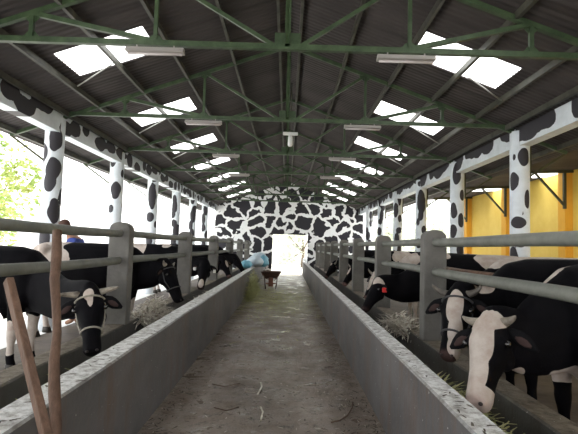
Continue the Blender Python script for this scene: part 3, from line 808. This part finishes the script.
# ------------------------------------------------------------------ wheelbarrow
wb_ = thing('wheelbarrow', (-.52, 16.2, 0), 'rusty brown wheelbarrow parked at the far end of the aisle', 'wheelbarrow'); wo_ = (-.52, 16.2, 0); X, Y = -.52, 16.2
bb = MB(); rg = []
for z, hw, y0, y1 in ((.36,.20,-.22,.25), (.60,.35,-.42,.45)):
    rg.append((z, hw, y0, y1))
def tray(bb, g):
    v = []
    for z, hw, y0, y1 in rg:
        hw -= g; y0 += g; y1 -= g; z += g*(1 if z < .5 else 0)
        v += [(X-hw, Y+y0, z), (X+hw, Y+y0, z), (X+hw, Y+y1, z), (X-hw, Y+y1, z)]
    return v
vo_ = tray(bb, 0); vi = tray(bb, .02); vs = vo_ + vi
fs = [(3,2,1,0)] + [(i, (i+1) % 4, (i+1) % 4+4, i+4) for i in range(4)] + [(8,9,10,11)] + [((i+1) % 4+8, i+8, i+12, (i+1) % 4+12) for i in range(4)] + [(i+4, (i+1) % 4+4, (i+1) % 4+12, i+12) for i in range(4)]
bb.add(vs, fs); bb.build('tray', M_darkrust, wb_, wo_)
for sd in (-1, 1):
    bb = MB(); bb.tube([(X+.08*sd, Y+.75, .22), (X+.18*sd, Y+.1, .34), (X+.26*sd, Y-.45, .48), (X+.28*sd, Y-.8, .56)], .017, 8); bb.build('handle', M_rust, wb_, wo_)
    bb = MB(); bb.tube([(X+.22*sd, Y-.3, .42), (X+.20*sd, Y-.32, .2), (X+.17*sd, Y-.30, .01)], .02, 8); bb.build('leg', M_darkrust, wb_, wo_)
bb = MB(); n = 20
bb.rings([[Vector((X+xx, Y+.75 + rr_*math.cos(2*math.pi*q/n), .2 + rr_*math.sin(2*math.pi*q/n))) for q in range(n)] for xx, rr_ in ((-.045,.14),(-.04,.18),(0,.20),(.04,.18),(.045,.14))]); bb.build('wheel', M_rubber, wb_, wo_)
bb = MB(); bb.box(X-.08, X+.08, Y-.35, Y-.30, .10, .40); bb.box(X-.17, X+.17, Y-.32, Y-.29, .18, .22); bb.build('leg_brace', M_rust, wb_, wo_)

# ------------------------------------------------------------------ sheets / sacks on the far left wall
def sack(c, r, m, label, seed, nm='plastic_sack'):
    bb = MB(); rings = []; n = 20
    for i in range(13):
        t_ = min(max(math.pi*i/12, .08), math.pi-.08); ring = []
        for q in range(n):
            a = 2*math.pi*q/n; v = Vector((math.sin(t_)*math.cos(a), math.sin(t_)*math.sin(a), math.cos(t_)))
            f = 1 + .22*noise.noise(v*2.2+Vector((seed, 0, 0))) + .10*noise.noise(v*6+Vector((0, seed, 0)))
            ring.append(Vector((c[0]+v.x*r[0]*f, c[1]+v.y*r[1]*f, max(c[2]+v.z*r[2]*f, c[2]-r[2]*.8))))
        rings.append(list(reversed(ring)))
    bb.rings(rings); tag(bb.build(nm, m, origin=c), label, 'sack', 'sacks on the far end of the left wall')
sack((-1.16, 17.2, .88), (.30, .55, .22), M_sackw, 'white plastic sack lying on the far left trough wall', 1)
sack((-.90, 17.9, .86), (.22, .45, .24), M_sackb, 'light blue plastic sack hanging over the wall edge above the barrow', 2)
sack((-1.12, 18.6, .92), (.34, .5, .28), M_sackw, 'crumpled white sack behind the blue one at the far left wall', 3)
sack((-1.42, 16.3, .80), (.20, .35, .16), M_sackb, 'small blue sack at the near end of the heap on the left wall', 4)

# ------------------------------------------------------------------ fodder and litter
def blades(bb, n, pos, ln, w, rs, flat=.4, curl=.3):
    for _ in range(n):
        p = Vector(pos(rs)); a = rs.uniform(0, 2*math.pi); L_ = ln*rs.uniform(.5, 1.2)
        d = Vector((math.cos(a), math.sin(a), rs.uniform(-flat, flat))).normalized(); s_ = d.cross(UP).normalized()*w*rs.uniform(.6, 1.3)
        q = p + d*L_*.5 + UP*L_*curl*rs.uniform(0, .5); r_ = p + d*L_
        s2 = s_ * .9
        bb.add([p-s_*.5, p+s_*.5, q+s2*.5, q-s2*.5, r_+s_*.1, r_-s_*.1], [(0,1,2,3), (3,2,4,5)])
def pile(c, r, n, ln, w, m, name, label, cat, seed, zmin=0, flat=.5):
    rs = random.Random(seed); bb = MB()
    def pos(rs):
        while True:
            x, y_ = rs.uniform(-1, 1), rs.uniform(-1, 1)
            if x*x+y_*y_ < 1: break
        h = (1-(x*x+y_*y_))
        return (c[0]+x*r[0], c[1]+y_*r[1], max(zmin, c[2] + r[2]*h*rs.uniform(.1, 1)))
    blades(bb, n, pos, ln, w, rs, flat)
    # solid heart of the heap
    if zmin == 0 and c[2] > .1: bb.ell((c[0], c[1], c[2]), (r[0]*.8, r[1]*.8, r[2]*.45), 16, 8)
    return tag(bb.build(name, m, origin=c), label, cat, kind='stuff')
pile((-.98, 13.9, .0), (.12, 1.8, .72), 1800, .22, .016, M_hay, 'green_fodder', 'green cut grass heaped against the left wall before the barrow', 'fodder', 5)
rs = random.Random(9); bb = MB()
blades(bb, 2000, lambda r: (max(-1.0, min(.72, r.gauss(-.25, .5))), min(17, max(7, r.gauss(13.2, 1.9))), .012), .26, .014, rs, .04, .08)
tag(bb.build('green_fodder', M_hay, origin=(-.2, 13, 0)), 'loose green fodder strewn over the aisle floor around the barrow', 'fodder', kind='stuff')
for c in [v for v in ()]: pass
pile((-1.76, 6.2, .50), (.16, .46, .26), 800, .20, .022, M_straw, 'trough_fodder', 'pale leafy fodder in the left trough beyond the nearest post', 'fodder', 21)
pile((-1.58, 9.2, .34), (.20, .9, .18), 700, .2, .02, M_straw, 'trough_fodder', 'pale fodder in the left trough beyond the second post', 'fodder', 22)
pile((1.48, 5.95, .50), (.14, .50, .16), 700, .2, .022, M_straw, 'trough_fodder', 'pale leafy fodder in the right trough under the red-tagged cow', 'fodder', 23)
pile((1.26, 3.4, .32), (.16, .9, .12), 700, .2, .02, M_hay, 'trough_fodder', 'thin fodder in the right trough below the nearest cows', 'fodder', 24)
pile((-1.58, 3.6, .30), (.18, .9, .12), 700, .2, .02, M_hay, 'trough_fodder', 'thin fodder in the left trough below the haltered cow', 'fodder', 25)
rs = random.Random(12); bb = MB()
def lit(r):
    y_ = 1.9 + 9*r.random()**1.6; x = r.uniform(-1.08, .80) if r.random() < .5 else (-1.10 + abs(r.gauss(0, .22)) if r.random() < .5 else .82 - abs(r.gauss(0, .18)))
    return (x, y_, .006)
blades(bb, 1300, lit, .06, .010, rs, .05, .1)
tag(bb.build('floor_litter', M_litter), 'dark bits of trampled fodder on the aisle floor', 'litter', kind='stuff')
rs = random.Random(15); bb = MB()
blades(bb, 420, lit, .05, .008, rs, .05, .1)
tag(bb.build('floor_litter', M_straw), 'pale flecks of dry fodder on the aisle floor', 'litter', kind='stuff')
rs = random.Random(16); bb = MB()
blades(bb, 160, lambda r: (r.uniform(-1.31, -1.15), 2+18*r.random()**1.5, .706), .05, .012, rs, .05, .1)
blades(bb, 160, lambda r: (r.uniform(.87, 1.0), 2+18*r.random()**1.5, .706), .05, .012, rs, .05, .1)
tag(bb.build('wall_top_litter', M_litter), 'dark crumbs on the tops of both trough walls', 'litter', kind='stuff')
def twig(pts, r, label, m=M_twig, name='twig'):
    bb = MB(); bb.tube(pts, r, 8); tag(bb.build(name, m, origin=pts[0]), label, 'twig', 'twigs on the aisle floor')
twig([(.42,4.02,.012),(.50,4.06,.014),(.58,4.18,.016),(.65,4.38,.014),(.68,4.55,.012)], .006, 'curved brown twig on the floor near the right wall')
twig([(-.20,4.35,.01),(-.17,4.2,.02),(-.18,4.0,.012)], .008, 'short pale stalk lying in mid aisle in the foreground', M_straw, 'stalk')
twig([(-.24,5.1,.01),(-.22,4.9,.025),(-.25,4.7,.012)], .009, 'pale stalk lying mid aisle behind the short one', M_straw, 'stalk')
twig([(-.62,4.3,.01),(-.50,4.22,.014),(-.40,4.32,  .012)], .005, 'small dark twig left of the mid-aisle stalks')
twig([(-.75,5.0,.01),(-.60,4.9,.018),(-.46,5.05,.012)], .005, 'dark bent twig near the left wall foot')

# ------------------------------------------------------------------ outside
def tree(name, c, rad, nl, leaf, m, label, seed, h0=0, group='trees in the yard', thick=.14, cat='tree'):
    rs = random.Random(seed); t = thing(name, (c[0], c[1], -.13), label, cat, group); org = Vector((c[0], c[1], -.13))
    bb = MB(); cz = c[2]
    cl = [(Vector((c[0]+rs.uniform(-.6,.6)*rad[0], c[1]+rs.uniform(-.6,.6)*rad[1], cz+rs.uniform(-.65,.65)*rad[2])), rs.uniform(.3,.5)) for _ in range(14)]
    for i in range(nl):
        q, rr_ = rs.choice(cl); v = Vector((rs.gauss(0,1), rs.gauss(0,1), rs.gauss(0,1))).normalized()*rr_*rs.uniform(.5,1)**.5
        p = q + Vector((v.x*rad[0], v.y*rad[1], v.z*rad[2])); a = Vector((rs.uniform(-1,1), rs.uniform(-1,1), rs.uniform(-.6,.6))).normalized(); s_ = a.orthogonal().normalized()
        s_ = (Matrix.Rotation(rs.uniform(0, 6.28), 3, a) @ s_); l_ = leaf*rs.uniform(.6,1.3)
        bb.add([p-a*l_, p-s_*l_*.4, p+a*l_, p+s_*l_*.4], [(0,1,2,3)])
    bb.build('foliage', m, t, org)
    bb = MB(); bb.tube([(c[0], c[1], -.13), (c[0]+.1, c[1], cz*.5), (c[0], c[1]+.1, cz+rad[2]*.3)], [thick, thick*.7, thick*.3], 8)
    for q, rr_ in cl[:6]: bb.tube([(c[0]+.05, c[1], cz*.55), q], [thick*.4, thick*.12], 6)
    bb.build('trunk', M_bark, t, org)
    return t
tree('tree', (-9.6, 14.2, 3.9), (1.7, 1.7, 1.7), 1500, .12, M_leafy, 'yellow-green tree outside the left columns, nearest one', 31)
tree('tree', (-11.5, 17.5, 3.0), (2.2, 2.0, 1.8), 1300, .13, M_leaf, 'greener tree behind the yellow-green one on the left', 32)
tree('bush', (-8.3, 12.4, 1.9), (1.0, 1.0, 1.2), 700, .10, M_leafy, 'yellow-green bush below the nearest left tree', 33, cat='bush', thick=.06)
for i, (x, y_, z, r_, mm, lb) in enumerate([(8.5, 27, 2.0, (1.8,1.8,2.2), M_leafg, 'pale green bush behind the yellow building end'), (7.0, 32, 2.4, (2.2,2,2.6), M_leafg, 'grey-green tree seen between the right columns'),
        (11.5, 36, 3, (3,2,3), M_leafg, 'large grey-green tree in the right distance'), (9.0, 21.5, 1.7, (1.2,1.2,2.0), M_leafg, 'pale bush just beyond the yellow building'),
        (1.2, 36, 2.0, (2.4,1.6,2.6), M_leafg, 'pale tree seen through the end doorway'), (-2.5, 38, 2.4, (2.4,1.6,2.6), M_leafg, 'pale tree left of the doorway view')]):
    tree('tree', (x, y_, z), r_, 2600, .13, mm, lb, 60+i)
# yard walls
m = MB(); m.box(-16, -15.8, -6, 60, -.13, 1.6); tag(m.build('yard_wall', M_yardwall, origin=(-16,20,-.13)), 'long pale wall far outside on the left', 'wall')
m = MB(); m.box(-8, 16, 42, 42.2, -.13, 3.2); tag(m.build('yard_wall', M_yardwall, origin=(0,42,-.13)), 'pale wall closing the yard beyond the doorway', 'wall')
m = MB(); m.tube([(1.08,25.9,-.12),(1.08,25.9,.1),(1.08,25.9,.80),(1.08,25.9,.84)], [.17,.17,.17,.14], 16); tag(m.build('bollard', M_drum, origin=(1.08,25.9,-.12)), 'pale grey round post just outside the end doorway', 'post')

# yellow neighbouring shed on the right
nb = thing('neighbouring_shed', (6.6, 8, -.13), 'yellow-walled neighbouring shed beyond the right columns', 'building'); no = (6.6, 8, -.13)
m = MB(); m.box(6.6, 6.75, -3, 17.0, -.13, 3.46); m.build('wall', M_yellow, nb, no)
for y_ in (-.8, 2.07, 4.94, 7.8, 10.75, 13.65, 16.6):
    m = MB(); m.box(6.42, 6.6, y_-.14, y_+.14, -.13, 3.45); m.build('pilaster', M_orange, nb, no)
    m = MB(); m.bar((6.40, y_-.16, 2.55), (6.40, y_-.16, 3.42), .06); m.build('bracket_post', M_olive, nb, no)
    m = MB(); m.bar((6.40, y_-.16, 2.62), (5.72, y_-.16, 3.36), .045); m.build('bracket_strut', M_olive, nb, no)
    m = MB(); m.bar((5.2, y_-.16, 3.36), (6.6, y_-.16, 3.43), .06); m.build('rafter', M_olive, nb, no)
def nz_(x): return 3.40 + .05*(x-5.2)
def nroof(x0, x1, y0, y1, mm, nm):
    m = MB(); vs = [(x0,y0,nz_(x0)),(x1,y0,nz_(x1)),(x1,y1,nz_(x1)),(x0,y1,nz_(x0))]; vs += [(x,y_,z+.03) for x,y_,z in vs]
    m.add(vs, [(0,1,2,3),(4,7,6,5),(0,4,5,1),(1,5,6,2),(2,6,7,3),(3,7,4,0)]); m.build(nm, mm, nb, no)
seg = [-3.5]
for y_ in (-.8, 2.07, 4.94, 7.8, 10.75, 13.65): seg += [y_+.2, y_+1.1]
seg.append(17.4)
for i in range(len(seg)-1):
    if i % 2 == 1:
        nroof(5.2, 5.9, seg[i], seg[i+1], M_roof, 'roof_sheet'); nroof(5.9, 7.3, seg[i], seg[i+1], M_sky, 'translucent_sheet'); nroof(7.3, 9.5, seg[i], seg[i+1], M_roof, 'roof_sheet')
    else: nroof(5.2, 9.5, seg[i], seg[i+1], M_roof, 'roof_sheet')
